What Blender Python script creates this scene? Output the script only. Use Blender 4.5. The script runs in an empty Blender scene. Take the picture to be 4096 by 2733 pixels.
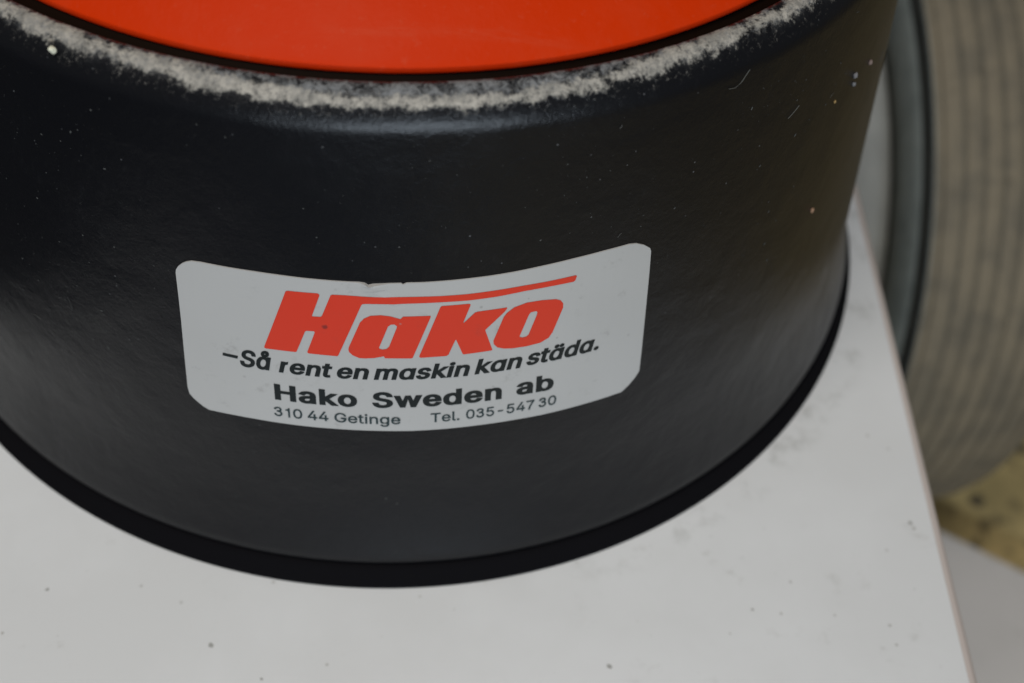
import bpy, bmesh, math, random
from mathutils import Vector, Matrix, noise
from mathutils.geometry import tessellate_polygon
random.seed(7)
sc = bpy.context.scene
col = sc.collection
# ------------------------------------------------------------------ camera (1 unit = 10 cm)
CAM = Vector((0.0, -2.1407, 1.9891))
FW = Vector((0.0880, 0.6414, -0.7621)).normalized()
UP = Vector((0.0115, 0.7644, 0.6446))
RT = FW.cross(UP).normalized(); UP = RT.cross(FW).normalized()
cd = bpy.data.cameras.new('camera'); cam = bpy.data.objects.new('camera', cd); col.objects.link(cam)
cam.matrix_world = Matrix(((RT.x, UP.x, -FW.x, CAM.x), (RT.y, UP.y, -FW.y, CAM.y), (RT.z, UP.z, -FW.z, CAM.z), (0, 0, 0, 1)))
cd.sensor_width = 36; cd.lens = 5000 / 4096 * 36; cd.clip_start = .05; cd.clip_end = 200
cd.dof.use_dof = True; cd.dof.focus_distance = 1.81; cd.dof.aperture_fstop = 1.45; cd.dof.aperture_blades = 7
sc.camera = cam
# ------------------------------------------------------------------ world, lamps, exposure
w = bpy.data.worlds.new('World'); sc.world = w; w.use_nodes = True
bg = w.node_tree.nodes['Background']; bg.inputs[0].default_value = (.93, .97, 1.0, 1); bg.inputs[1].default_value = .10
def area(name, loc, target, size, sy, power, colr):
    l = bpy.data.lights.new(name, 'AREA'); l.shape = 'RECTANGLE'; l.size = size; l.size_y = sy; l.energy = power; l.color = colr
    o = bpy.data.objects.new(name, l); col.objects.link(o); o.location = loc
    o.rotation_euler = (Vector(target) - Vector(loc)).to_track_quat('-Z', 'Y').to_euler(); return o
area('window_light', (.5, -9.0, 1.7), (0, -.9, .8), 2.8, .5, 500, (.76, .88, 1.0))
area('ceiling_light', (-1.6, -3.4, 9.4), (0, 0, .3), 5.0, 2.4, 560, (1.0, .975, .935))
sc.view_settings.view_transform = 'Standard'; sc.view_settings.look = 'None'
sc.view_settings.exposure = 0; sc.view_settings.gamma = 1
# ------------------------------------------------------------------ helpers
def link(name, me, mat, parent=None, label=None, cat=None, kind=None, group=None):
    o = bpy.data.objects.new(name, me); col.objects.link(o); o.parent = parent
    for m in (mat if isinstance(mat, (list, tuple)) else [mat]): me.materials.append(m)
    if label: o['label'] = label
    if cat: o['category'] = cat
    if kind: o['kind'] = kind
    if group: o['group'] = group
    return o
def thing(name, loc, label, cat):
    o = bpy.data.objects.new(name, None); col.objects.link(o); o.location = loc; o.empty_display_size = .1
    o['label'] = label; o['category'] = cat; return o
def mesh(name, vs, fs, smooth=False):
    me = bpy.data.meshes.new(name); me.from_pydata(vs, [], fs); me.update()
    if smooth: me.polygons.foreach_set('use_smooth', [True] * len(me.polygons))
    return me
def bm_mesh(name, bm, smooth=False):
    me = bpy.data.meshes.new(name); bm.to_mesh(me); bm.free()
    if smooth: me.polygons.foreach_set('use_smooth', [True] * len(me.polygons))
    return me
def lathe(name, prof, seg, smooth=True, uv=False, wob=None, closed=False):
    """revolve (r, z) profile round z; uv = (theta / 2pi, arc length)"""
    n = len(prof); vs = []
    for i in range(seg):
        t = 2 * math.pi * i / seg
        for k, (r, z) in enumerate(prof):
            if wob: r, z = wob(t, r, z)
            vs.append((r * math.sin(t), -r * math.cos(t), z))
    fs = []; uvs = []
    s = [0]
    for k in range(1, n): s.append(s[-1] + math.hypot(prof[k][0] - prof[k-1][0], prof[k][1] - prof[k-1][1]))
    kk = range(n if closed else n - 1)
    for i in range(seg):
        j = (i + 1) % seg
        for k in kk:
            k2 = (k + 1) % n
            fs.append((i*n+k, i*n+k2, j*n+k2, j*n+k))
            uvs += [(i/seg, s[k]), (i/seg, s[k2]), ((i+1)/seg, s[k2]), ((i+1)/seg, s[k])]
    me = mesh(name, vs, fs, smooth)
    if uv:
        l = me.uv_layers.new(name='profile')
        for a, b in zip(l.data, uvs): a.uv = b
    return me
class N:
    """small node-graph writer"""
    def __init__(s, name, rough=.5, color=(.5, .5, .5), spec=.5):
        s.m = bpy.data.materials.new(name); s.m.use_nodes = True; s.t = s.m.node_tree
        s.b = s.t.nodes['Principled BSDF']
        s.set('Base Color', color); s.set('Roughness', rough); s.b.inputs['Specular IOR Level'].default_value = spec
        s.tc = s.t.nodes.new('ShaderNodeTexCoord')
    def set(s, k, v):
        if isinstance(v, bpy.types.NodeSocket): s.t.links.new(v, s.b.inputs[k])
        elif isinstance(v, tuple): s.b.inputs[k].default_value = (*v, 1) if len(v) == 3 else v
        else: s.b.inputs[k].default_value = v
    def put(s, sock, v):
        if isinstance(v, bpy.types.NodeSocket): s.t.links.new(v, sock)
        elif v is not None: sock.default_value = v if not (isinstance(v, tuple) and len(v) == 3 and sock.type == 'RGBA') else (*v, 1)
    def ma(s, op, a, b=None, c=None, clamp=False):
        n = s.t.nodes.new('ShaderNodeMath'); n.operation = op; n.use_clamp = clamp
        s.put(n.inputs[0], a); s.put(n.inputs[1], b); s.put(n.inputs[2], c); return n.outputs[0]
    def obj(s): return s.tc.outputs['Object']
    def mapv(s, v, scale=(1, 1, 1), loc=(0, 0, 0)):
        n = s.t.nodes.new('ShaderNodeMapping'); s.put(n.inputs[0], v); n.inputs['Scale'].default_value = scale; n.inputs['Location'].default_value = loc; return n.outputs[0]
    def noise(s, v, scale, detail=4, rough=.6, dist=0):
        n = s.t.nodes.new('ShaderNodeTexNoise'); s.put(n.inputs['Vector'], v); n.inputs['Scale'].default_value = scale
        n.inputs['Detail'].default_value = detail; n.inputs['Roughness'].default_value = rough; n.inputs['Distortion'].default_value = dist; return n.outputs[0]
    def voro(s, v, scale, feat='F1'):
        n = s.t.nodes.new('ShaderNodeTexVoronoi'); n.feature = feat; s.put(n.inputs['Vector'], v); n.inputs['Scale'].default_value = scale; return n
    def ramp(s, x, a, b, lo=0.0, hi=1.0):
        n = s.t.nodes.new('ShaderNodeMapRange'); n.interpolation_type = 'SMOOTHSTEP'; s.put(n.inputs[0], x)
        for i, q in enumerate((a, b, lo, hi)): s.put(n.inputs[i + 1], q)
        return n.outputs[0]
    def mix(s, f, a, b):
        n = s.t.nodes.new('ShaderNodeMix'); n.data_type = 'RGBA'; s.put(n.inputs[0], f); s.put(n.inputs[6], a); s.put(n.inputs[7], b); return n.outputs[2]
    def bump(s, h, strength=.2, dist=.01, prev=None):
        n = s.t.nodes.new('ShaderNodeBump'); n.inputs['Strength'].default_value = strength; n.inputs['Distance'].default_value = dist
        s.put(n.inputs['Height'], h)
        if prev: s.put(n.inputs['Normal'], prev)
        s.t.links.new(n.outputs[0], s.b.inputs['Normal']); return n.outputs[0]
    def sep(s, v):
        n = s.t.nodes.new('ShaderNodeSeparateXYZ'); s.put(n.inputs[0], v); return n.outputs
    def spot(s, p, r, jitter=.3, sc_=60):
        """soft stain of radius r round object-space point p"""
        n = s.t.nodes.new('ShaderNodeVectorMath'); n.operation = 'DISTANCE'; s.put(n.inputs[0], s.obj()); n.inputs[1].default_value = p
        d = s.ma('ADD', n.outputs['Value'], s.ma('MULTIPLY', s.ma('SUBTRACT', s.noise(s.obj(), sc_, 3), .5), r * jitter * 4))
        return s.ramp(d, r * .45, r, 1.0, 0.0)
TAP = -.0934
def on_drum(u, v, off):
    r = 1 + TAP * v + off
    return (r * math.sin(u), -r * math.cos(u), v)
# ------------------------------------------------------------------ outlines of the sticker print: (angle, height) pairs and letter shapes
LAY = {"sticker":[[-34907,65731],[-34793,66337],[-34375,67078],[-33627,67863],[-32961,68334],[-32107,68712],[-30558,68895],[-26703,68956],[-22526,69048],[-18573,69045],[-14741,68983],[-10635,68953],[-7634,68942],[-6284,68968],[-5389,68820],[-4873,68463],[-4268,68671],[-1640,68859],[49,68903],[348,68664],[801,68941],[3625,68952],[8554,69105],[13390,69289],[17441,69496],[21399,69771],[27082,70076],[32129,70214],[36366,70182],[37646,69915],[39092,69148],[40264,68166],[40531,67489],[40720,63564],[40914,57062],[41162,47186],[41231,41615],[40945,41036],[40392,40157],[39509,39119],[38104,37935],[30794,37912],[23135,37829],[18345,37881],[13279,37853],[7389,37753],[1619,37668],[-3823,37737],[-10240,37789],[-16372,37762],[-20992,37764],[-24915,37770],[-28650,37662],[-32193,37528],[-33206,38003],[-33901,38579],[-34836,39410],[-35416,40242],[-35565,41338],[-35574,42078],[-35380,48660],[-35109,56050],[-34976,61238]],"H":[[-17538,66044],[-17401,66294],[-17089,66387],[-12584,66474],[-12315,66259],[-12338,66027],[-13651,61995],[-13595,61891],[-12364,61935],[-12109,62168],[-10633,66269],[-10347,66447],[-8355,66478],[-4744,66356],[-1128,66371],[1731,66379],[5982,66335],[10272,66366],[14614,66545],[19026,66745],[22887,66790],[27363,66895],[27577,66716],[27368,65914],[27048,65715],[22951,65720],[19078,65651],[14657,65300],[10298,65124],[5992,65145],[1726,65115],[-1145,65047],[-2356,65025],[-5381,64994],[-5842,64928],[-6055,64655],[-6382,63784],[-9886,54332],[-10080,54147],[-14529,54243],[-14746,54432],[-14698,54639],[-13378,58670],[-13490,58931],[-14672,58880],[-14908,58639],[-16413,54393],[-16611,54229],[-21388,54148],[-21595,54307],[-21507,54658]],"a":[[-8283,55623],[-8205,56126],[-6329,61265],[-5696,62087],[-4707,62677],[-3121,62828],[-1662,62623],[-143,62063],[289,62564],[4479,62574],[4504,62335],[1724,54123],[1536,53995],[-2653,54075],[-2771,54477],[-4275,54094],[-5776,53958],[-6649,54000],[-7633,54498],[-8174,55131]],"ah":[[-2058,60585],[-1624,60987],[-1072,61019],[-683,60665],[-737,60264],[-1932,56516],[-2312,56017],[-2997,55877],[-3429,56035],[-3485,56332]],"k":[[5939,64057],[6060,64283],[6305,64391],[10437,64454],[10652,64258],[10595,64029],[9634,61040],[9603,60673],[11351,62600],[11848,62745],[16389,62905],[16459,62734],[16038,62087],[13149,58981],[13092,58744],[14346,54561],[14247,54442],[9761,54222],[9567,54379],[8504,57414],[8379,57344],[7345,54441],[7032,54182],[2937,54073],[2724,54286],[2812,54669]],"o":[[16432,61781],[17546,62704],[19578,63277],[22049,63243],[24306,62935],[25131,62528],[25623,61763],[25664,60946],[24188,56212],[23574,55189],[22269,54492],[20014,54244],[17638,54277],[16191,54498],[15137,54936],[14529,55709],[14443,56392],[15948,61060]],"oh":[[20025,60786],[20329,61208],[21175,61272],[21414,60978],[21347,60507],[20162,56652],[19783,56316],[19129,56235],[18725,56451],[18714,56703]],"dash":[[-28555,51527],[-26037,51465],[-26186,50844],[-28652,50918]],"words":[["Så","ital",[-0.2581411302323328,0.49378109540199944],[-0.20633923312514443,0.4947917836734903],0.03686853595657924,"cap"],["rent","ital",[-0.19576384209420794,0.4940753237853932],[-0.10891364800216329,0.4941324513377945],0.024578578425796138,"x"],["en","ital",[-0.102826555060922,0.4941500374573673],[-0.05154355769586689,0.49406926082290537],0.0245042098407644,"x"],["maskin","ital",[-0.04480509919875226,0.4939160829362459],[0.10830103636528872,0.4954288720403097],0.024510103730269295,"x"],["kan","ital",[0.11562909952528344,0.4962029465957354],[0.19391120632144804,0.497651271589034],0.024795156445678312,"x"],["städa.","ital",[0.20065175761033188,0.49971441693556473],[0.32645498154301783,0.5001055864745911],0.025142445042899197,"x"],["Hako","bold",[-0.20568157937617895,0.4317965208941672],[-0.07212493785296319,0.43192330517614663],0.03521466401492557,"cap"],["Sweden","bold",[-0.048412464134712535,0.4314399035545551],[0.16228074956442634,0.4341914587697353],0.03497924631547056,"cap"],["ab","bold",[0.18618793284064022,0.4363567416374734],[0.2507766310148734,0.4341538021422997],0.0275990753382942,"x"],["310 44","reg",[-0.20950555207197827,0.3939364908679932],[-0.11987658737929766,0.3953706242867423],0.020973946945367583,"cap"],["Getinge","reg",[-0.11030495190235301,0.3948133698950589],[-0.003186374432900047,0.3942122361262923],0.021036892723002465,"cap"],["Tel.","reg",[0.04568077740946817,0.39526036725834723],[0.09338247850045135,0.396451395164223],0.020715197303899036,"cap"],["035-547 30","reg",[0.10388610717820547,0.39692533281433406],[0.2574118800061961,0.3983313851506185],0.020784967784297725,"cap"]]}
GLYPH = {"bold":{"H":[553,[[23,-22,162,-22,162,210,355,210,355,-22,494,-22,494,531,355,531,355,311,162,311,162,531,23,531]]],"a":[425,[[158,404,122,396,86,384,54,363,26,335,-13,277,119,248,138,276,144,285,153,295,163,302,178,307,196,309,212,307,223,302,230,295,234,286,237,274,239,256,239,258,240,254,244,254,242,251,229,249,204,246,173,242,146,238,116,232,87,224,60,212,33,195,11,172,-2,144,-7,108,-1,67,17,33,43,5,78,-15,118,-27,160,-31,197,-28,229,-20,256,-6,277,9,249,-4,251,-22,374,-22,374,252,369,295,355,330,334,358,307,378,277,393,247,400,219,405,194,406],[241,151,287,166,270,161,254,157,238,154,222,151,205,149,161,142,147,138,137,131,132,125,131,117,129,104,130,94,132,86,136,79,144,73,156,69,169,67,193,70,210,78,222,90,231,104,236,121,239,140]]],"k":[417,[[16,-22,151,-22,151,531,16,531],[105,234,73,234,80,97,191,177,200,177,428,396,268,401],[276,-22,439,-19,194,262,99,188]]],"o":[451,[[149,399,97,379,54,345,22,301,4,248,-3,187,4,128,22,75,54,31,97,-3,149,-23,207,-30,266,-23,319,-3,361,31,392,75,412,128,418,187,412,248,392,301,361,345,319,379,266,399,207,406],[207,308,185,304,168,292,154,274,143,250,136,220,133,187,136,155,143,125,154,102,168,84,185,72,207,68,230,72,247,84,262,102,272,125,279,155,282,187,279,220,272,250,262,274,247,292,230,304]]],"S":[483,[[173,533,123,518,79,493,44,461,22,420,15,372,25,317,60,273,111,240,173,218,235,201,260,193,280,185,294,175,303,165,307,153,308,139,306,122,299,105,288,92,272,80,250,74,224,71,200,74,179,80,163,89,152,102,145,118,134,159,-7,159,11,89,33,47,68,14,113,-11,165,-26,224,-31,286,-26,339,-9,384,17,417,52,439,93,445,139,441,176,428,208,407,235,381,256,354,271,326,284,298,293,274,300,223,314,203,321,184,328,169,337,159,349,154,360,152,376,154,391,159,405,168,418,182,428,201,434,224,437,256,432,280,419,293,400,310,356,446,356,429,422,408,462,375,493,332,518,283,533,227,538]]],"w":[603,[[111,-22,227,-22,284,266,340,-22,456,-22,595,401,452,401,398,220,397,95,398,219,344,401,224,401,170,220,170,95,169,220,115,401,-27,401]]],"e":[440,[[147,399,95,378,53,344,21,300,3,247,-3,187,4,127,23,75,54,31,97,-3,152,-23,211,-30,255,-27,297,-17,332,1,362,24,385,52,416,106,287,130,266,100,258,88,251,80,242,74,228,70,213,68,188,72,170,80,156,95,144,116,136,144,138,147,408,147,408,195,405,246,392,290,372,327,345,357,314,380,279,395,242,404,204,406],[269,243,270,233,264,260,254,280,242,296,227,305,205,308,184,305,167,295,153,280,142,260,136,237,136,243]]],"d":[460,[[278,373,315,361,295,377,269,393,235,403,195,406,141,399,92,380,50,346,21,302,3,250,-3,189,3,129,21,75,50,31,90,-3,141,-23,194,-30,235,-27,269,-16,295,0,315,16,286,3,286,-22,409,-22,409,531,277,531],[205,308,184,304,167,293,154,277,143,253,136,223,133,189,136,155,143,125,154,101,168,84,184,72,205,69,225,72,241,83,254,99,264,123,272,154,275,189,272,225,265,255,254,278,241,294,226,304]]],"n":[446,[[176,400,130,380,142,375,141,401,16,401,16,-22,151,-22,151,226,153,252,159,273,167,287,179,297,193,304,209,307,232,302,245,289,254,268,259,233,259,-22,394,-22,394,241,389,290,374,331,348,364,313,389,272,402,227,406]]],"b":[460,[[16,-22,139,-22,139,3,110,16,130,0,155,-16,190,-27,230,-30,284,-23,333,-3,375,31,404,75,422,129,427,189,422,249,404,302,373,346,333,380,284,399,230,406,190,403,155,393,129,377,109,360,144,370,148,531,16,531],[241,304,220,308,199,304,183,294,170,278,160,255,153,225,150,189,153,154,160,123,170,99,184,83,199,72,220,69,241,72,256,84,271,101,281,125,288,155,291,189,288,223,281,253,271,277,258,293]]]},"reg":{"3":[420,[[114,356,127,402,159,428,205,438,247,429,264,414,271,385,264,356,239,333,191,319,139,315,147,235,209,241,281,263,340,314,359,385,340,456,283,503,205,518,121,502,54,448,29,379],[141,242,203,240,249,227,282,198,294,155,282,110,253,80,203,65,154,76,124,103,106,156,22,129,52,57,116,4,207,-15,297,10,358,70,382,155,358,242,291,297,218,318,145,322]]],"0":[453,[[170,516,123,490,85,452,58,398,41,331,36,254,41,177,58,110,85,57,123,18,170,-7,227,-15,283,-7,330,18,369,57,395,110,412,177,417,254,412,331,395,398,368,452,330,490,283,516,227,524],[227,452,196,445,171,429,150,401,135,363,125,313,121,254,125,195,135,146,150,107,171,80,196,64,227,58,257,64,282,80,303,107,318,146,328,195,332,254,328,313,318,363,303,401,282,429,256,445]]],"1":[360,[[188,-8,274,-8,274,517,206,517,192,474,159,442,88,424,88,364,188,364]]],"4":[453,[[28,160,28,97,425,97,425,171,121,171,121,164,332,517,240,517],[270,146,270,121,270,-8,355,-8,355,326,270,326]]],"5":[453,[[131,238,151,251,171,260,194,267,218,269,245,265,269,255,288,238,303,217,312,191,316,162,312,133,303,108,289,88,270,71,247,61,221,58,198,60,178,67,162,79,148,94,138,111,132,138,46,138,54,90,73,55,100,26,135,4,175,-10,221,-15,271,-9,315,8,352,35,380,72,397,115,403,163,400,200,390,234,374,264,354,290,328,313,299,328,265,338,229,342,201,339,174,333,149,322,132,309,147,309,162,444,378,444,378,517,85,517,54,246]]],"G":[520,[[200,516,143,491,94,450,58,397,35,331,28,254,35,177,58,112,95,59,143,18,202,-7,269,-15,329,-8,383,12,427,44,462,87,483,139,490,200,490,264,271,264,271,191,439,199,405,211,398,162,385,127,365,99,339,78,306,65,269,61,227,67,190,83,160,110,136,148,121,196,115,254,121,312,136,361,159,399,190,425,225,442,265,448,289,446,311,440,331,432,349,421,364,406,377,389,388,369,400,341,489,341,476,387,459,420,438,450,411,475,380,496,344,512,306,521,265,524]]],"e":[404,[[154,386,108,366,72,334,44,294,27,244,22,187,28,130,45,81,73,41,111,9,158,-10,212,-16,251,-13,287,-3,318,12,344,33,363,59,382,97,300,114,287,92,276,79,264,68,250,61,232,56,212,54,182,58,157,68,137,85,121,110,112,141,110,161,383,161,383,194,380,243,368,285,351,319,327,347,300,368,270,382,238,390,205,392],[295,229,295,236,287,266,273,289,256,307,234,318,205,322,176,318,153,306,134,289,120,266,111,240,111,229]]],"t":[227,[[53,92,61,49,83,15,121,-6,167,-12,180,-12,194,-11,206,-9,227,-4,211,64,192,60,184,59,176,58,171,58,154,61,145,67,140,78,138,98,138,479,53,479],[216,387,-6,387,-6,319,216,319]]],"i":[167,[[41,-8,126,-8,126,387,41,387],[62,529,46,518,33,502,29,483,33,465,46,449,62,438,84,435,105,438,123,449,134,465,138,483,134,502,123,518,105,529,84,532]]],"n":[410,[[184,387,145,369,114,337,83,279,124,279,124,387,41,387,41,-8,126,-8,126,227,129,255,137,279,149,297,167,310,187,318,210,321,241,315,264,298,278,272,284,234,284,-8,369,-8,369,240,365,287,352,325,330,355,301,376,267,388,227,392]]],"g":[425,[[149,386,105,368,71,337,44,296,27,248,22,191,27,134,44,86,71,47,107,20,149,2,195,-3,229,0,257,9,279,21,296,36,308,51,312,60,299,60,299,-5,293,-44,274,-69,245,-84,207,-89,180,-87,159,-81,143,-71,130,-60,119,-48,104,-31,34,-66,54,-96,74,-116,99,-134,130,-148,166,-156,207,-159,253,-155,296,-143,331,-123,360,-95,379,-56,384,-9,384,387,301,387,301,327,314,327,309,336,297,351,280,366,258,380,230,390,196,392],[205,322,176,317,152,305,134,285,120,259,111,227,108,193,111,157,120,126,134,101,152,83,175,71,205,67,234,71,257,82,275,100,289,124,297,155,300,193,297,230,289,261,275,286,257,305,233,317]]],"l":[189,[[41,83,46,44,65,14,97,-5,138,-10,152,-10,164,-9,174,-7,195,-3,179,63,164,61,159,61,153,60,147,60,135,62,130,67,127,78,126,99,126,517,41,517]]],".":[188,[[73,90,55,79,42,62,38,41,42,21,54,3,73,-9,95,-12,118,-9,137,3,149,21,153,41,149,62,136,79,118,90,95,95]]],"-":[453,[[349,252,102,252,102,180,349,180]]],"7":[410,[[18,444,294,445,224,339,154,183,110,-8,200,-8,236,168,306,326,392,458,392,517,18,517]]],"T":[449,[[20,444,181,444,181,-8,269,-8,269,444,429,444,429,517,20,517]]]},"ital":{"–":[366,[[381,265,-31,265,-31,167,381,167]]],"S":[463,[[174,532,125,517,82,493,49,460,28,419,21,372,31,318,64,274,114,241,174,219,236,202,262,194,282,186,298,176,308,166,312,154,314,139,312,121,304,105,292,91,274,80,251,73,224,70,199,73,177,79,160,89,147,101,139,118,129,158,0,158,16,89,38,48,71,14,115,-10,166,-25,224,-30,284,-25,336,-8,380,18,412,52,433,93,439,139,435,176,423,208,402,234,378,255,351,270,324,284,296,292,273,299,221,313,201,320,182,327,166,336,155,348,148,360,146,376,148,391,154,406,165,418,179,429,200,435,224,438,258,433,284,420,299,401,314,357,438,357,424,422,403,461,371,492,329,517,281,532,227,537]]],"å":[441,[[144,398,95,379,56,346,27,302,8,249,3,189,8,129,27,75,55,31,95,-2,142,-22,194,-29,234,-26,265,-15,291,-1,311,17,287,5,288,-21,403,-21,403,400,287,400,286,373,310,360,293,376,267,392,234,403,195,405],[205,309,181,305,164,295,149,278,138,254,130,224,127,189,130,155,138,125,149,100,164,83,182,71,205,68,228,71,245,82,260,99,271,123,278,153,281,189,278,225,271,255,260,278,246,295,228,305],[188,592,160,581,135,565,115,543,103,518,99,490,103,461,115,436,135,414,160,398,188,387,219,383,251,387,279,398,304,414,323,436,335,461,339,490,335,518,323,543,304,565,279,581,251,592,219,596],[219,511,215,509,211,504,209,498,209,490,209,481,211,475,215,470,219,468,223,470,227,475,230,482,230,490,230,497,227,504,223,509]]],"r":[275,[[211,412,135,385,138,380,130,400,22,400,22,-21,145,-21,145,236,147,257,153,273,161,286,174,296,213,308]]],"e":[420,[[148,398,98,377,57,343,27,299,8,246,3,187,10,127,28,76,59,32,101,-2,153,-23,211,-29,254,-26,294,-16,328,1,358,24,380,52,408,106,290,129,271,100,263,88,254,79,244,73,229,69,212,67,187,71,167,79,151,94,138,115,130,143,131,148,402,148,402,195,399,245,386,289,367,327,341,356,310,379,277,394,241,403,204,405],[275,242,276,233,269,261,258,281,245,297,228,306,205,309,182,306,163,295,149,280,137,261,130,237,130,242]]],"n":[426,[[178,399,133,379,139,373,136,400,22,400,22,-21,145,-21,145,226,147,252,154,273,163,288,176,298,192,305,209,308,234,303,250,289,260,268,265,233,265,-21,388,-21,388,241,384,289,369,331,344,364,310,388,271,401,227,405]]],"t":[243,[[34,91,43,44,70,5,115,-18,166,-25,181,-25,196,-24,210,-21,249,-13,226,80,189,73,181,72,175,71,172,71,160,73,159,76,158,82,157,99,157,492,34,492],[235,400,-25,400,-25,306,235,306]]],"m":[626,[[22,-21,145,-21,145,237,147,261,153,279,162,292,173,301,185,307,198,309,218,306,231,295,240,280,243,258,243,-21,366,-21,366,246,368,265,373,280,380,292,390,302,402,307,418,309,438,306,452,297,461,281,465,252,465,-21,588,-21,588,256,583,301,569,338,544,369,512,391,475,404,438,407,405,406,368,402,328,387,316,380,303,389,264,403,219,407,189,405,152,393,119,375,139,379,140,400,22,400]]],"s":[381,[[143,402,102,389,68,371,40,345,21,311,16,274,23,229,49,193,90,167,140,150,204,135,224,128,232,120,236,113,236,104,234,92,226,79,208,70,181,66,158,69,142,78,131,91,113,131,-3,110,17,54,38,24,66,1,101,-17,140,-26,182,-29,229,-26,273,-13,310,7,338,35,356,69,362,107,354,150,329,186,289,213,238,229,180,243,156,251,144,259,141,267,141,276,142,289,150,300,165,309,187,312,209,308,223,299,232,287,251,253,366,275,342,326,323,353,298,375,266,391,229,402,187,405]]],"k":[397,[[22,-21,145,-21,145,530,22,530],[108,233,79,233,85,99,189,178,197,178,417,395,271,400],[279,-21,428,-18,194,261,107,188]]],"i":[183,[[22,-21,145,-21,145,400,22,400],[55,541,32,527,15,508,9,483,15,459,32,440,55,426,84,422,112,426,136,440,152,460,158,483,152,507,136,527,112,541,84,545]]],"d":[440,[[281,371,310,360,291,376,267,392,234,402,195,405,143,398,95,379,55,346,27,302,8,249,3,189,8,129,27,75,55,31,94,-2,142,-22,194,-29,234,-26,266,-15,291,0,310,17,288,5,291,-21,403,-21,403,530,282,530],[205,309,182,305,164,294,149,277,137,253,130,223,127,189,130,155,138,125,149,100,164,83,182,71,205,68,227,71,244,82,259,99,270,123,278,154,281,189,278,225,271,255,259,278,245,295,227,305]]],"ä":[441,[[144,398,95,379,56,346,27,302,8,249,3,189,8,129,27,75,55,31,95,-2,142,-22,194,-29,234,-26,265,-15,291,-1,311,17,287,5,288,-21,403,-21,403,400,287,400,286,373,310,360,293,376,267,392,234,403,195,405],[205,309,181,305,164,295,149,278,138,254,130,224,127,189,130,155,138,125,149,100,164,83,182,71,205,68,228,71,245,82,260,99,271,123,278,153,281,189,278,225,271,255,260,278,246,295,228,305],[264,540,241,528,225,507,219,483,225,460,241,440,264,426,291,422,319,426,342,440,359,460,362,483,359,507,342,528,318,540,291,544],[120,540,97,528,81,507,75,483,81,460,97,440,120,426,147,422,175,426,198,440,214,460,220,483,214,507,198,528,174,540,147,544]]],".":[204,[[65,103,41,88,24,67,19,41,24,16,41,-6,66,-21,95,-25,125,-21,150,-6,167,16,172,41,167,67,150,88,125,103,95,109]]],"a":[441,[[144,398,95,379,56,346,27,302,8,249,3,189,8,129,27,75,55,31,95,-2,142,-22,194,-29,234,-26,265,-15,291,-1,311,17,287,5,288,-21,403,-21,403,400,287,400,286,373,310,360,293,376,267,392,234,403,195,405],[205,309,181,305,164,295,149,278,138,254,130,224,127,189,130,155,138,125,149,100,164,83,182,71,205,68,228,71,245,82,260,99,271,123,278,153,281,189,278,225,271,255,260,278,246,295,228,305]]]}}
HAIRS = [[[0.5154, 0.9236], [0.5282, 0.9209], [0.5402, 0.9261], [0.5543, 0.9418]], [[0.6709, 0.8126], [0.6784, 0.8156], [0.6881, 0.8201], [0.6966, 0.8248]], [[0.3279, 0.9189], [0.3274, 0.9162], [0.3248, 0.914]]]
CRUMB = (-0.4421, -0.7865, 0.972)
BITS = [(.8866, .7865, .006, (.15, .14, .14)), (.8901, .7682, .005, (.13, .125, .125)), (.963, .7698, .0055, (.17, .12, .10)), (.8192, .7721, .0035, (.25, .16, .06)), (.8185, .5521, .0055, (.26, .15, .09))]
BITL = ['upper of the two pale grey grit grains, high right on the drum', 'lower of the two pale grey grit grains, high right on the drum', 'dull brown grit grain nearest the right edge of the black drum', 'tiny amber grit grain on the right of the drum, left of the pale pair', 'single tan grit grain on the drum wall, right of the sticker']
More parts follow.
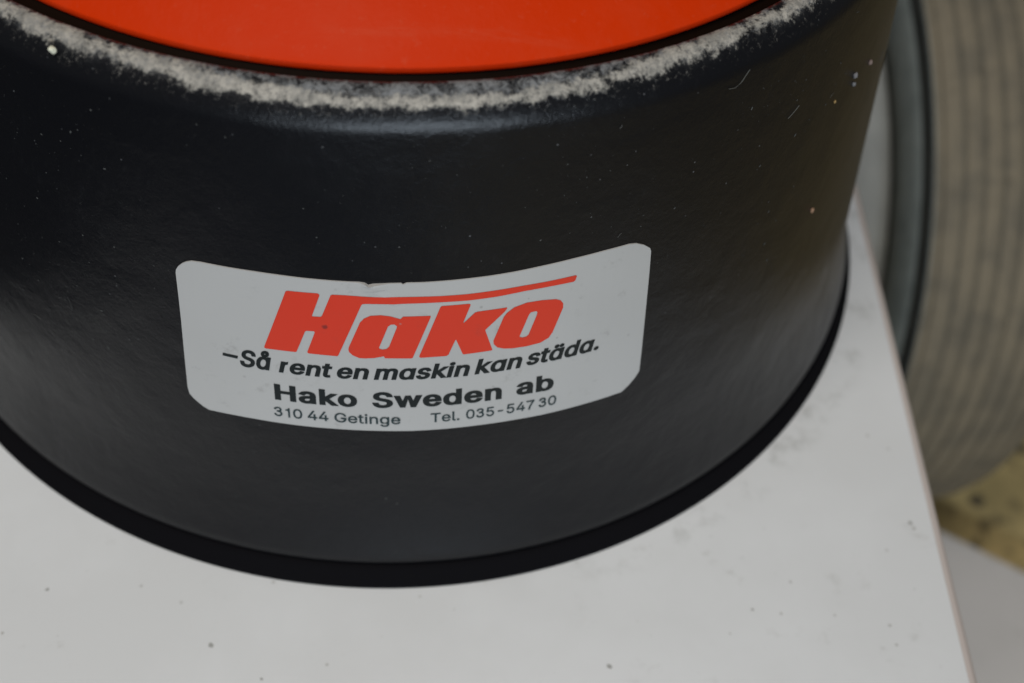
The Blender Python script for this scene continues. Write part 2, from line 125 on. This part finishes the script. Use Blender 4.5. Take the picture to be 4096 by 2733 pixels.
# ------------------------------------------------------------------ materials
def mat_black():
    n = N('black_enamel', .36, (.0035, .0035, .0042), .25)
    uv = n.sep(n.tc.outputs['UV']); th = uv[0]; s_ = uv[1]
    # angle from the front, 0..pi
    fold = n.ma('MULTIPLY', n.ma('ABSOLUTE', n.ma('WRAP', n.ma('SUBTRACT', th, .005), .5, -.5)), 6.2832)
    side = n.ramp(fold, .10, .50)
    z = n.sep(n.obj())[2]
    # settled dust on the shoulder: arc length .13 is the top inner edge (wall inside comes first)
    q = n.ma('SUBTRACT', s_, LIP)
    cen = n.ma('ADD', n.ma('MULTIPLY', side, -.0165), .0325)
    cen = n.ma('ADD', cen, n.ma('MULTIPLY', n.ma('SUBTRACT', n.noise(n.obj(), 5, 3), .5), .014))
    wid = n.ma('ADD', n.ma('MULTIPLY', side, .0060), .0088)
    dev = n.ma('DIVIDE', n.ma('ABSOLUTE', n.ma('SUBTRACT', q, cen)), wid)
    jag = n.noise(n.mapv(n.obj(), (1, 1, .6)), 30, 6, .65)
    fine = n.noise(n.obj(), 150, 5, .75)
    cov = n.ramp(n.ma('ADD', n.ma('MULTIPLY', n.ma('SUBTRACT', jag, .5), 4.2), n.ma('SUBTRACT', 1.0, dev)), -.55, .75)
    dense = n.ramp(n.ma('ADD', cov, n.ma('MULTIPLY', n.ma('SUBTRACT', fine, .5), 3.0)), .15, 1.25)
    dense = n.ma('MULTIPLY', n.ma('MULTIPLY', dense, n.ramp(q, .060, .044)), n.ramp(q, -.002, .001))
    # thin mottled film on the rest of the rim
    mot = n.noise(n.obj(), 70, 6, .78, .8)
    film_n = n.ramp(n.ma('ADD', n.ma('MULTIPLY', jag, .45), n.ma('MULTIPLY', mot, .65)), .47, .66)
    film = n.ma('MULTIPLY', n.ma('MULTIPLY', film_n, n.ramp(q, .048, .022)), n.ma('ADD', .08, n.ma('MULTIPLY', n.ramp(q, .036, .018), .80)))
    film = n.ma('MULTIPLY', film, n.ramp(q, -.001, .0025))
    # faint powder on the wall, more on the upper part, patchy
    pat = n.ramp(n.noise(n.obj(), 5.5, 4, .6), .44, .72)
    powder = n.ma('MULTIPLY', n.ma('MULTIPLY', pat, n.ramp(n.noise(n.mapv(n.obj(), (1, 1, .45)), 95, 5, .8), .52, .74)), n.ramp(z, .1, .6, .12, .34))
    vd = n.voro(n.obj(), 62); vsel = n.sep(vd.outputs['Color'])
    dots = n.ma('MULTIPLY', n.ramp(vd.outputs['Distance'], .05, .11, 1.0, 0.0), n.ramp(vsel[0], .80, .84))
    dots = n.ma('MULTIPLY', n.ma('MULTIPLY', dots, n.ramp(z, .15, .55, .15, 1.0)), n.ma('MULTIPLY', vsel[1], .5))
    light = n.ma('MAXIMUM', n.ma('MAXIMUM', n.ma('MULTIPLY', powder, .08), dots), film)
    c = n.mix(n.ma('MINIMUM', light, 1.0), (.0042, .0042, .0052), (.20, .20, .20))
    tone = n.mix(n.ramp(n.noise(n.obj(), 48, 5, .7), .35, .65), (.22, .203, .176), (.37, .335, .285))
    c = n.mix(dense, c, tone)
    n.set('Base Color', c)
    n.set('Roughness', n.ma('ADD', n.ma('ADD', .29, n.ma('MULTIPLY', pat, .05)), n.ma('MULTIPLY', n.ma('MAXIMUM', dense, light), .6)))
    peel = n.ma('ADD', n.ma('ADD', n.noise(n.obj(), 12, 3, .45, .3), n.ma('MULTIPLY', n.noise(n.obj(), 27, 2, .5, .5), .26)), n.ma('MULTIPLY', n.ma('MULTIPLY', n.noise(n.obj(), 190, 1, .5), .10), n.ramp(z, .90, .94)))
    b1 = n.bump(peel, .22, .012)
    n.bump(n.ma('ADD', dense, n.ma('MULTIPLY', fine, .6)), .3, .004, b1)
    return n.m
PROF = [(.838, .80), (.846, .80), (.853, .81), (.8570, .90), (.8580, .972), (.8590, .9810), (.8620, .9842), (.868, .9850), (.876, .9838),
        (.884, .9795), (.892, .9722), (.899, .9640), (.9045, .9565), (.9085, .9490), (.9110, .9420), (.9122, .9350), (.9130, .9250)]
LIP = 0
for k in range(1, 7): LIP += math.hypot(PROF[k][0] - PROF[k-1][0], PROF[k][1] - PROF[k-1][1])
nst = 34
flare = lambda z: .021 * (max(0, .26 - z) / .20) ** 2
for i in range(1, nst):
    z = .925 + (.075 - .925) * i / (nst - 1); PROF.append((1 + TAP * z + flare(z), z))
PROF += [(1.0133, .067), (1.0146, .060), (1.0150, .054), (1.0142, .049), (1.0122, .0445), (1.0085, .0415), (1.000, .040)]

def mat_orange():
    n = N('orange_plastic', .5, (.60, .03, .003), .06)
    f = n.ramp(n.noise(n.obj(), 9, 5, .65), .40, .75)
    d = n.ramp(n.noise(n.mapv(n.obj(), (1, 1, 1)), 70, 4, .7), .56, .80)
    sp = n.voro(n.obj(), 16); sel = n.sep(sp.outputs['Color'])
    dots = n.ma('MULTIPLY', n.ramp(sp.outputs['Distance'], .03, .10, 1.0, 0.0), n.ramp(sel[0], .7, .75))
    p = n.sep(n.obj())
    # pale wiped streak
    st = n.ma('MULTIPLY', n.ramp(n.ma('ABSOLUTE', n.ma('ADD', p[1], .790)), .003, .0105, 1.0, 0.0), n.ramp(n.ma('ABSOLUTE', n.ma('SUBTRACT', p[0], .07)), .10, .24, 1.0, 0.0))
    st = n.ma('MULTIPLY', st, n.ramp(n.noise(n.mapv(n.obj(), (1, 6, 1)), 22, 4, .7), .35, .65))
    a = n.ma('ADD', n.ma('ADD', n.ma('MULTIPLY', f, .05), n.ma('MULTIPLY', d, .12)), n.ma('ADD', n.ma('MULTIPLY', dots, .12), n.ma('MULTIPLY', st, .07)))
    n.set('Base Color', n.mix(a, (.475, .0235, .0001), (.42, .14, .075)))
    n.bump(n.ma('ADD', n.noise(n.obj(), 60, 3), n.noise(n.obj(), 9, 2)), .12, .006)
    return n.m
def mat_white(name, base, scuff, seed, rough=.42, speck=.5):
    n = N(name, rough, base, .4)
    o = n.mapv(n.obj(), (1, 1, 1), (seed, seed * 1.7, 0))
    big = n.ramp(n.noise(o, 1.9, 5, .6), .38, .66)
    mid = n.ramp(n.noise(o, 11, 6, .72), .56, .78)
    gate = n.ramp(n.noise(o, 3.1, 2), .42, .60)
    sm = n.ma('MULTIPLY', mid, gate)
    v = n.voro(o, 9); sel = n.sep(v.outputs['Color'])
    dn = n.ma('ADD', v.outputs['Distance'], n.ma('MULTIPLY', n.ma('SUBTRACT', n.noise(o, 90, 3), .5), .05))
    dots = n.ma('MULTIPLY', n.ramp(dn, .025, n.ma('ADD', .040, n.ma('MULTIPLY', sel[1], .045)), 1.0, 0.0), n.ramp(sel[0], .50, .54))
    v2 = n.voro(o, 31); s2 = n.sep(v2.outputs['Color'])
    dots2 = n.ma('MULTIPLY', n.ramp(v2.outputs['Distance'], .04, .14, 1.0, 0.0), n.ramp(s2[0], .66, .70))
    a = n.ma('ADD', n.ma('MULTIPLY', sm, .45), n.ma('ADD', n.ma('MULTIPLY', big, .10), n.ma('ADD', n.ma('MULTIPLY', n.ma('MULTIPLY', dots, n.ma('MULTIPLY', sel[2], sel[2])), speck), n.ma('MULTIPLY', n.ma('MULTIPLY', dots2, s2[1]), .75))))
    n.set('Base Color', n.mix(n.ma('MINIMUM', a, 1.0), base, scuff))
    n.set('Roughness', n.ma('ADD', rough, n.ma('MULTIPLY', sm, .2)))
    n.bump(n.noise(o, 38, 3), .04, .004)
    return n
def mat_sticker():
    n = N('sticker_vinyl', .40, (.60, .61, .62), .4)
    o = n.obj()
    grime = n.ramp(n.noise(o, 26, 7, .78), .55, .74); gate = n.ramp(n.noise(o, 7.5, 3, .6), .44, .60)
    g = n.ma('MULTIPLY', grime, gate)
    v = n.voro(o, 42); sel = n.sep(v.outputs['Color'])
    dots = n.ma('MULTIPLY', n.ramp(v.outputs['Distance'], .05, n.ma('ADD', .08, n.ma('MULTIPLY', sel[1], .14)), 1.0, 0.0), n.ramp(sel[0], .76, .80))
    a = n.ma('ADD', n.ma('MULTIPLY', g, .34), n.ma('MULTIPLY', n.ma('MULTIPLY', dots, sel[2]), .55))
    a = n.ma('ADD', a, n.ma('MULTIPLY', n.ramp(n.noise(o, 3, 2), .4, .7), .05))
    n.set('Base Color', n.mix(n.ma('MINIMUM', a, 1.0), (.385, .368, .348), (.10, .09, .07)))
    n.set('Roughness', n.ma('ADD', .38, n.ma('MULTIPLY', a, .3)))
    n.bump(n.noise(o, 30, 3), .05, .003)
    return n.m
def mat_print(name, c, spots=()):
    n = N(name, .42, c, .25); o = n.obj()
    cc = n.mix(n.ma('MULTIPLY', n.ramp(n.noise(o, 30, 6, .75), .56, .74), .22), c, tuple(x * .45 + .03 for x in c))
    v = n.voro(o, 38); sel = n.sep(v.outputs['Color'])
    cc = n.mix(n.ma('MULTIPLY', n.ma('MULTIPLY', n.ramp(v.outputs['Distance'], .04, .12, 1.0, 0.0), n.ramp(sel[0], .88, .9)), .5), cc, (.25, .2, .18))
    for p, r in spots: cc = n.mix(n.ma('MULTIPLY', n.spot(p, r), .75), cc, (.10, .02, .02))
    n.set('Base Color', cc); return n.m
BLACK = mat_black(); ORANGE = mat_orange()
DARK = N('black_rubber', .8, (.006, .004, .004), .05).m
STICK = mat_sticker()
RED = mat_print('red_print', (.54, .036, .016), [(on_drum(-.118, .599, 0), .0065)])
INK = mat_print('black_print', (.0065, .0095, .0100))
INK2 = mat_print('dark_green_print', (.018, .032, .034))

# ------------------------------------------------------------------ the machine: black drum, orange lid, sticker
mach = thing('cleaning_machine', (0, 0, 0), 'black drum of a cleaning machine with orange lid and grey sticker', 'cleaning machine')
SEAL = N('black_seal_rubber', .8, (.0040, .0036, .0042), .03)
SEAL.bump(SEAL.noise(SEAL.obj(), 40, 3), .2, .004)
link('rubber_seal', lathe('rubber_seal', [(.99, .0398), (1.004, .0396), (1.0130, .0385), (1.0190, .0345), (1.0235, .0280), (1.0285, .0195), (1.0330, .0120), (1.0370, .0065), (1.0385, .003), (1.037, .0003), (.98, .0003)], 480), SEAL.m, mach)
def wob(t, r, z):
    k = .0012 * noise.noise(Vector((math.sin(t) * 1.5, math.cos(t) * 1.5, z * 2)))
    return r + (k if .2 < z < .9 else 0), z
shell = link('drum_shell', lathe('drum_shell', PROF, 720, True, True), BLACK, mach)
LR = .8350
lid_prof = [(LR - .001, .9745), (LR, .977), (LR - .0015, .9795), (LR - .006, .9840), (LR - .014, .9900), (LR - .034, 1.0040), (.75, 1.038), (.66, 1.085), (.55, 1.128), (.4, 1.168), (.2, 1.195), (.02, 1.205)]
lid = link('lid', lathe('lid', lid_prof, 360), ORANGE, mach, 'orange plastic lid set inside the black rim')
link('lid_gap_shade', lathe('lid_gap_shade', [(.8335, .80), (.8335, .9740), (.80, .9742)], 240), N('gap_shade_brown', .6, (.009, .004, .002), .05).m, mach)  # near-black wall under the lid, shade of the rim gap put into its colour

def tess(outer, holes=()):
    """triangles of a 2D polygon with holes"""
    polys = [[Vector((x, y, 0)) for x, y in p] for p in (outer, *holes)]
    flat = [q for p in polys for q in p]
    return flat, tessellate_polygon(polys)
def sheet(name, shapes, off, mat, parent, du=.02, dv=None, thick=0, lift=None, label=None):
    """flat shapes in (angle, height) laid on the drum wall"""
    bm = bmesh.new(); lay = bm.verts.layers.float.new('o')
    for k, (outer, holes) in enumerate(shapes):
        pts, tris = tess(outer, holes)
        vv = [bm.verts.new(p) for p in pts]
        for v in vv: v[lay] = k * .00004
        for t in tris:
            if len(set(t)) == 3:
                try: bm.faces.new([vv[i] for i in t])
                except ValueError: pass
    xs = [v.co.x for v in bm.verts]; ys = [v.co.y for v in bm.verts]
    def cuts(a, b, d, no):
        x = math.ceil(a / d) * d
        while x < b:
            bmesh.ops.bisect_plane(bm, geom=bm.verts[:] + bm.edges[:] + bm.faces[:], plane_co=no * x, plane_no=no); x += d
    cuts(min(xs), max(xs), du, Vector((1, 0, 0)))
    if dv: cuts(min(ys), max(ys), dv, Vector((0, 1, 0)))
    bmesh.ops.recalc_face_normals(bm, faces=bm.faces[:])
    for v in bm.verts:
        u, h = v.co.x, v.co.y; e = lift(u, h) if lift else 0
        v.co = Vector(on_drum(u, h, off + v[lay] + e))
    bm.normal_update()
    for f in bm.faces:
        c = f.calc_center_median()
        if f.normal.x * c.x + f.normal.y * c.y < 0: f.normal_flip()
    if thick:
        edges = [e for e in bm.edges if e.is_boundary]
        r = bmesh.ops.extrude_edge_only(bm, edges=edges)
        for v in [g for g in r['geom'] if isinstance(g, bmesh.types.BMVert)]:
            q = Vector((v.co.x, v.co.y, 0)).normalized(); rr = math.hypot(v.co.x, v.co.y)
            tgt = 1 + TAP * v.co.z - .0005
            v.co.x = q.x * tgt; v.co.y = q.y * tgt
    return link(name, bm_mesh(name, bm), mat, parent, label)
S = lambda l: [(a / 1e5, b / 1e5) for a, b in l]
def crease(u, h):   # dented top edge where the sticker was picked at
    d = math.hypot((u + .045) * .95, h - .685)
    c = .0035 * math.exp(-(d / .014) ** 2)
    line = abs((u + .049) * .55 + (h - .69) * .5)
    return c + .0012 * math.exp(-(line / .004) ** 2) * max(0, 1 - d / .09)
stk = sheet('sticker', [(S(LAY['sticker']), ())], .0018, STICK, mach, .02, .02, .0018, crease, 'silver-grey sticker with red and black print on the black drum')
CR = lambda u, h: crease(u, h)
for nm, key, hole in (('H', 'H', None), ('a', 'a', 'ah'), ('k', 'k', None), ('o', 'o', 'oh')):
    sheet('logo_letter', [(S(LAY[key]), (S(LAY[hole]),) if hole else ())], .0024, RED, stk, .02, .02, 0, CR, 'slanted red letter ' + nm)
# lines of print
def inside(p, poly):
    x, y = p; c = False
    for i in range(len(poly)):
        (x1, y1), (x2, y2) = poly[i - 1], poly[i]
        if (y1 > y) != (y2 > y) and x < (x2 - x1) * (y - y1) / (y2 - y1) + x1: c = not c
    return c
def word(s, style, p0, p1, h, kind):
    g = GLYPH[style]; x = 0; polys = []
    for ch in s:
        if ch == ' ': x += 150 if style == 'reg' else 240; continue
        adv, ps = g[ch]
        for p in ps: polys.append([(p[i] + x, p[i + 1]) for i in range(0, len(p), 2)])
        x += adv
    sh = .20 if style == 'ital' else 0
    polys = [[(a + sh * b, b) for a, b in p] for p in polys]
    xa = min(a for p in polys for a, b in p); xb = max(a for p in polys for a, b in p)
    sx = 1 / (xb - xa); ref = {'x': 384., 'cap': 509.}[kind] + {'reg': 6, 'ital': 44, 'bold': 44}[style]
    def tr(a, b):
        f = (a - xa) * sx; b = b + {'reg': 3, 'ital': 22, 'bold': 22}[style]
        return (p0[0] + (p1[0] - p0[0]) * f, p0[1] + (p1[1] - p0[1]) * f + b / ref * h)
    polys = [[tr(a, b) for a, b in p] for p in polys]
    shapes = []
    hole = [any(k != i and all(inside(q, o) for q in p) for k, o in enumerate(polys)) for i, p in enumerate(polys)]
    for i, p in enumerate(polys):
        if hole[i]: continue
        shapes.append((p, [q for k, q in enumerate(polys) if hole[k] and all(inside(z, p) for z in q)]))
    return shapes
sheet('printed_dash', [(S(LAY['dash']), ())], .0024, INK, stk)
ORD = ['first', 'second', 'third', 'fourth', 'fifth', 'sixth', 'first bold', 'second bold', 'last bold', 'postcode', 'town', 'short', 'telephone number']
for i, wd in enumerate(LAY['words']):
    row = 'slogan row' if i < 6 else 'company row' if i < 9 else 'address row'
    sheet('printed_word', word(*wd), .0024, INK if i < 9 else INK2, stk, label='black ' + ORD[i] + ' word of the ' + row + ' on the sticker')

# ------------------------------------------------------------------ loose bits on the drum
def blob(bm, c, nrm, r, flat=.5, elong=1.0, ang=0.0):
    nrm = Vector(nrm).normalized(); t = nrm.cross(Vector((0, 0, 1))).normalized(); b = nrm.cross(t)
    t2 = t * math.cos(ang) + b * math.sin(ang); b2 = -t * math.sin(ang) + b * math.cos(ang)
    ring = []
    for k in range(6):
        a = k * math.pi / 3; q = random.uniform(.7, 1.2)
        ring.append(bm.verts.new(Vector(c) + (t2 * math.cos(a) * elong + b2 * math.sin(a)) * r * q))
    top = bm.verts.new(Vector(c) + nrm * r * flat)
    for k in range(6): bm.faces.new((ring[k], ring[(k + 1) % 6], top))
def hair(bm, pts, r):
    prev = None
    for i, p in enumerate(pts):
        p = Vector(p); d = (Vector(pts[min(i + 1, len(pts) - 1)]) - Vector(pts[max(i - 1, 0)])).normalized()
        a = d.orthogonal().normalized(); b = d.cross(a)
        ring = [bm.verts.new(p + (a * math.cos(t) + b * math.sin(t)) * r) for t in (0, 2.094, 4.189)]
        if prev:
            for k in range(3): bm.faces.new((prev[k], prev[(k + 1) % 3], ring[(k + 1) % 3], ring[k]))
        prev = ring
bm = bmesh.new(); cnt = 0
while cnt < 1500:
    u = random.uniform(-1.2, 1.4); z = random.uniform(.05, .93)
    dens = .12 + .88 * min(1, max(0, (z - .25) / .4))
    dens *= max(0, .25 + 1.6 * noise.noise(Vector((u * 3.2, z * 3.2, 4.0))) + (.25 if abs(u) > .5 else 0))
    if random.random() > dens: continue
    if -.36 < u < .42 and .37 < z < .70 and random.random() > .01: continue
    cnt += 1
    big = random.random() ** 9
    blob(bm, on_drum(u, z, .0002 + flare(z)), on_drum(u, 0, 0), .0004 + .0013 * big, .4, random.choice((1, 1, 1, 2.2)), random.uniform(0, 3.14))
for pts in HAIRS: hair(bm, [on_drum(u, z, .0012) for u, z in pts], .0006)
for _ in range(7):
    u = random.uniform(-.9, 1.1); z = random.uniform(.3, .9)
    if -.37 < u < .43 and .35 < z < .71: continue
    a = random.uniform(.4, 1.6); L = random.uniform(.008, .03); cv = random.uniform(-.9, .9)
    hair(bm, [on_drum(u + L * t * math.cos(a + cv * t), z + L * t * math.sin(a + cv * t), .0008) for t in (0, .25, .5, .75, 1)], .00032)
link('dust_specks', bm_mesh('dust_specks', bm), N('pale_dust', .9, (.075, .075, .070), .2).m, None, 'fine pale dust and lint scattered over the black drum wall', 'dust', 'stuff')
bm = bmesh.new(); bmesh.ops.create_icosphere(bm, subdivisions=3, radius=1)
for v in bm.verts:
    v.co *= 1 + .35 * noise.noise(v.co * 1.4 + Vector((3, 1, 2))); v.co = Vector((v.co.x * .0045, v.co.y * .0042, v.co.z * .006))
cr = link('crumb', bm_mesh('crumb', bm, True), N('cream_crumb', .8, (.60, .57, .44), .3).m, None, 'small cream crumb stuck on the dusty left shoulder of the black drum', 'crumb')
cr.location = CRUMB
for k, (u, z, s, c) in enumerate(BITS):
    bm = bmesh.new(); bmesh.ops.create_icosphere(bm, subdivisions=2, radius=1)
    for v in bm.verts:
        v.co *= 1 + .4 * noise.noise(v.co * 1.5 + Vector((k * 3.1, 1, 2))); v.co = Vector((v.co.x * s * .6, v.co.y * s * .6, v.co.z * s))
    o = link('grit_grain', bm_mesh('grit_grain', bm, True), N('grit', .7, c, .3).m, None, BITL[k], 'grit grain', None, 'grit grains stuck to the drum wall')
    o.location = on_drum(u, z, s * .35)

# ------------------------------------------------------------------ white board the machine stands on
EX = lambda y: 1.0973 + (y - .0152) * (1.0973 - .9963) / (.0152 + 1.2548)   # right edge line
yb, yf = 1.9, -1.46
bx = thing('white_cabinet', (0, 0, -3.0), 'white laminated cabinet whose scuffed top board carries the black drum', 'cabinet')
def slab(name, poly, z0, z1, mat, parent, bev=0, segs=3, label=None, off=(0, 0, 0), **kw):
    bm = bmesh.new()
    a = [bm.verts.new((x - off[0], y - off[1], z0 - off[2])) for x, y in poly]; b = [bm.verts.new((x - off[0], y - off[1], z1 - off[2])) for x, y in poly]
    bm.faces.new(a[::-1]); bm.faces.new(b); n = len(poly)
    for i in range(n): bm.faces.new((a[i], a[(i + 1) % n], b[(i + 1) % n], b[i]))
    if bev: bmesh.ops.bevel(bm, geom=bm.edges[:], offset=bev, segments=segs, profile=.5, affect='EDGES')
    return link(name, bm_mesh(name, bm), mat, parent, label, **kw)
def ring_scuff(n):
    p = n.sep(n.obj()); r = n.ma('SQRT', n.ma('ADD', n.ma('MULTIPLY', p[0], p[0]), n.ma('MULTIPLY', p[1], p[1])))
    near = n.ma('MULTIPLY', n.ramp(r, 1.035, 1.05), n.ramp(r, 1.06, 1.12, 1.0, 0.0))
    k = n.ma('MULTIPLY', near, n.ramp(n.noise(n.obj(), 14, 5, .7), .48, .66))
    k = n.ma('MULTIPLY', k, n.ramp(p[0], .1, .75))
    src = n.b.inputs['Base Color'].links[0].from_socket
    n.set('Base Color', n.mix(n.ma('MULTIPLY', k, .36), src, (.22, .21, .18)))
    return n
WT = mat_white('white_laminate', (.70, .695, .685), (.26, .24, .20), 3.0, .42, .8)
# ring of grey scuffs beside the drum's foot
ring_scuff(WT)
for p, r_ in (((-.33, -1.135, 3.0), .0055), ((-.62, -1.02, 3.0), .0045), ((-.24, -1.20, 3.0), .0045), ((.96, -.93, 3.0), .006), ((.62, -1.1, 3.0), .004), ((.35, -1.2, 3.0), .006)):
    src = WT.b.inputs['Base Color'].links[0].from_socket
    WT.set('Base Color', WT.mix(WT.ma('MULTIPLY', WT.spot(p, r_, .5, 90), .65), src, (.16, .15, .12)))
EDGE = N('edge_band', .5, (.54, .465, .42), .3).m
TH = .17; G = .021
o0 = (0, 0, -3.0)
slab('top_board', [(-1.02, yf), (EX(yf) - G, yf), (EX(yb) - G, yb), (-1.02, yb)], -TH, 0, WT.m, bx, 0, off=o0)
# rounded edge strip along the right side
bm = bmesh.new(); prev = None
for y in (yf, yb):
    ring = []
    for k in range(9):
        a = math.pi / 2 * (1 - k / 8); ring.append(bm.verts.new((EX(y) - G + G * math.cos(a) + .0004, y, -G - .0004 + G * math.sin(a) + 3.0)))
    ring.append(bm.verts.new((EX(y) + .0004, y, -TH + 3.0)))
    if prev:
        for k in range(9): bm.faces.new((prev[k], prev[k + 1], ring[k + 1], ring[k]))
    prev = ring
link('edge_band', bm_mesh('edge_band', bm, True), EDGE, bx)
slab('carcass', [(-.9, yf + .25), (.72, yf + .25), (.80, yb - .1), (-.9, yb - .1)], -3.0, -TH - .0005, WT.m, bx, off=o0)
# ------------------------------------------------------------------ lower board on the floor
D = Vector((.818, -.575)); Pp = Vector((-.575, -.818)); A0 = Vector((2.478, .761)) - D * .25
q = [A0, A0 + D * 2.4, A0 + D * 2.4 + Pp * .95, A0 + Pp * .95]
WL = mat_white('white_laminate_dull', (.62, .575, .535), (.2, .19, .15), 11.0, .5, .35)
slab('lower_board', [(p.x, p.y) for p in q[::-1]], -2.996, -2.85, WL.m, None, .012, 3, 'dull white board lying on the yellowish floor at the lower right', cat='board')
# ------------------------------------------------------------------ floor
def mat_floor():
    n = N('floor_paint', .75, (.25, .19, .08), .25); o = n.obj()
    c = n.mix(n.ramp(n.noise(o, 2.3, 4, .6), .35, .65), (.60, .45, .20), (.38, .29, .13))
    c = n.mix(n.ramp(n.noise(o, 6, 4, .6), .52, .66), c, (.18, .14, .07))
    v = n.voro(o, 4.2); dd = n.ma('ADD', v.outputs['Distance'], n.ma('MULTIPLY', n.noise(o, 18, 3), .16))
    c = n.mix(n.ma('MULTIPLY', n.ramp(dd, .20, .30, 1.0, 0.0), .85), c, (.045, .04, .035))
    # brown contact shadow painted into the floor colour where the wheel stands
    p = n.sep(o)
    # the ochre paint ends beyond the cabinet, bare dark concrete before it
    edge = n.ramp(n.ma('ADD', p[0], n.ma('MULTIPLY', n.noise(o, 5, 4), .3)), 1.1, 1.2)
    bare = n.mix(n.ramp(n.noise(o, 8, 5, .6), .4, .6), (.030, .031, .033), (.05, .05, .052))
    c = n.mix(edge, bare, c)
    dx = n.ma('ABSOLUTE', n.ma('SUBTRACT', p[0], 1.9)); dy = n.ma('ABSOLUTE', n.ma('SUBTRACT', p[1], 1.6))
    contact_shade = n.ma('MULTIPLY', n.ramp(dx, .26, .40, 1.0, 0.0), n.ramp(dy, .42, .66, 1.0, 0.0))
    c = n.mix(n.ma('MULTIPLY', contact_shade, .8), c, (.16, .055, .012))
    n.set('Base Color', c); n.bump(n.noise(o, 30, 5), .3, .02); return n.m
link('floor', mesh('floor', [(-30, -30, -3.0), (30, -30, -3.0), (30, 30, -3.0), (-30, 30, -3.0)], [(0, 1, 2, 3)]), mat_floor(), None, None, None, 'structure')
# ------------------------------------------------------------------ wheel standing on the floor beside the cabinet
WC = Vector((1.648, 1.775, -3.0 + 1.437)); WA = .0392; WR = 1.147; FS = 1.2528
wh = thing('wheel', (WC.x, WC.y, -3.0), 'large wheel with dusty brown grooved tyre and pale grey hub, standing behind the white cabinet', 'wheel')
rot = Matrix.Rotation(WA, 4, 'Z') @ Matrix.Rotation(math.radians(90), 4, 'Y')   # local z -> world x
def wl(name, prof, seg, mat, parent, label=None, closed=False):
    me = lathe(name, prof, seg, True, closed=closed); me.transform(Matrix.Translation((0, 0, WR * FS)) @ rot @ Matrix.Scale(FS, 4))
    return link(name, me, mat, parent, label)
def mat_tyre(name, a, b, rough=.8):
    n = N(name, rough, a, .25); o = n.obj()
    c = n.mix(n.ramp(n.noise(o, 7, 6, .65), .38, .66), a, b)
    c = n.mix(n.ma('MULTIPLY', n.ramp(n.noise(o, 22, 5, .7), .56, .72), .5), c, tuple(x * .45 for x in a))
    n.set('Base Color', c); n.bump(n.noise(o, 45, 4), .2, .01); return n.m
TREAD = mat_tyre('dusty_tread', (.175, .143, .098), (.128, .108, .078))
SIDE = mat_tyre('grey_sidewall', (.20, .215, .20), (.15, .165, .155), .6)
GRV = mat_tyre('groove_rubber', (.105, .095, .072), (.080, .076, .060))
HUB = mat_tyre('grey_hub', (.80, .81, .78), (.68, .69, .67), .5)
NR = 8; PITCH = .053; W0 = .034
WID = W0 + NR * PITCH + .02
crown = lambda w: WR - .10 * ((w - WID / 2) / (WID / 2)) ** 4 * .35 - .012
tp = [(.852, .05), (.858, .012), (.872, .0), (.96, -.012), (1.04, -.012), (1.082, -.004), (1.092, .004), (1.098, .010), (1.106, .008), (1.118, .0), (1.128, .003), (crown(W0 * .5), W0 * .5), (crown(W0) + .002, W0 * .86), (crown(W0) - .014, W0)]
for k in range(1, 12): w_ = W0 + (WID - .02 - W0) * k / 12; tp.append((crown(w_) - .009, w_))
tp += [(crown(WID - .02) - .002, WID - .018), (WR - .05, WID - .002), (1.06, WID + .01), (.9, WID + .01), (.858, WID - .02), (.85, WID - .06)]
ns = 13
tyre = wl('tyre_sidewall', tp[:ns], 200, SIDE, wh)
tyre = wl('tread_band', tp[ns - 1:], 200, GRV, wh)
for k in range(NR):
    a = W0 + k * PITCH + .004; b = a + PITCH - .0065
    ra, rb = crown(a), crown(b)
    wl('tread_rib', [(ra - .016, a), (ra - .003, a + .001), (ra, a + .005), ((ra + rb) / 2 + .0006, (a + b) / 2), (rb, b - .005), (rb - .003, b - .001), (rb - .016, b)], 200, TREAD, tyre)
RIM = mat_tyre('black_groove_rubber', (.020, .021, .019), (.030, .030, .026), .7)
wl('shoulder_groove', [(1.080, -.0058), (1.094, -.0045), (1.112, -.0045), (1.126, -.0012), (1.1285, .0045)], 200, RIM, wh)
wl('bead_ring', [(.851, .040), (.857, .010), (.873, -.0025), (.90, -.0060)], 200, RIM, wh)
wl('tread_shoulder', [(1.128, .0022), (crown(W0 * .5) + .0015, W0 * .45), (crown(W0) + .004, W0 * .9)], 200, TREAD, tyre)
wl('hub', [(.852, .052), (.845, .03), (.83, .026), (.60, .028), (.40, .022), (.2, .018), (.12, -.01), (.02, -.012)], 160, HUB, wh)
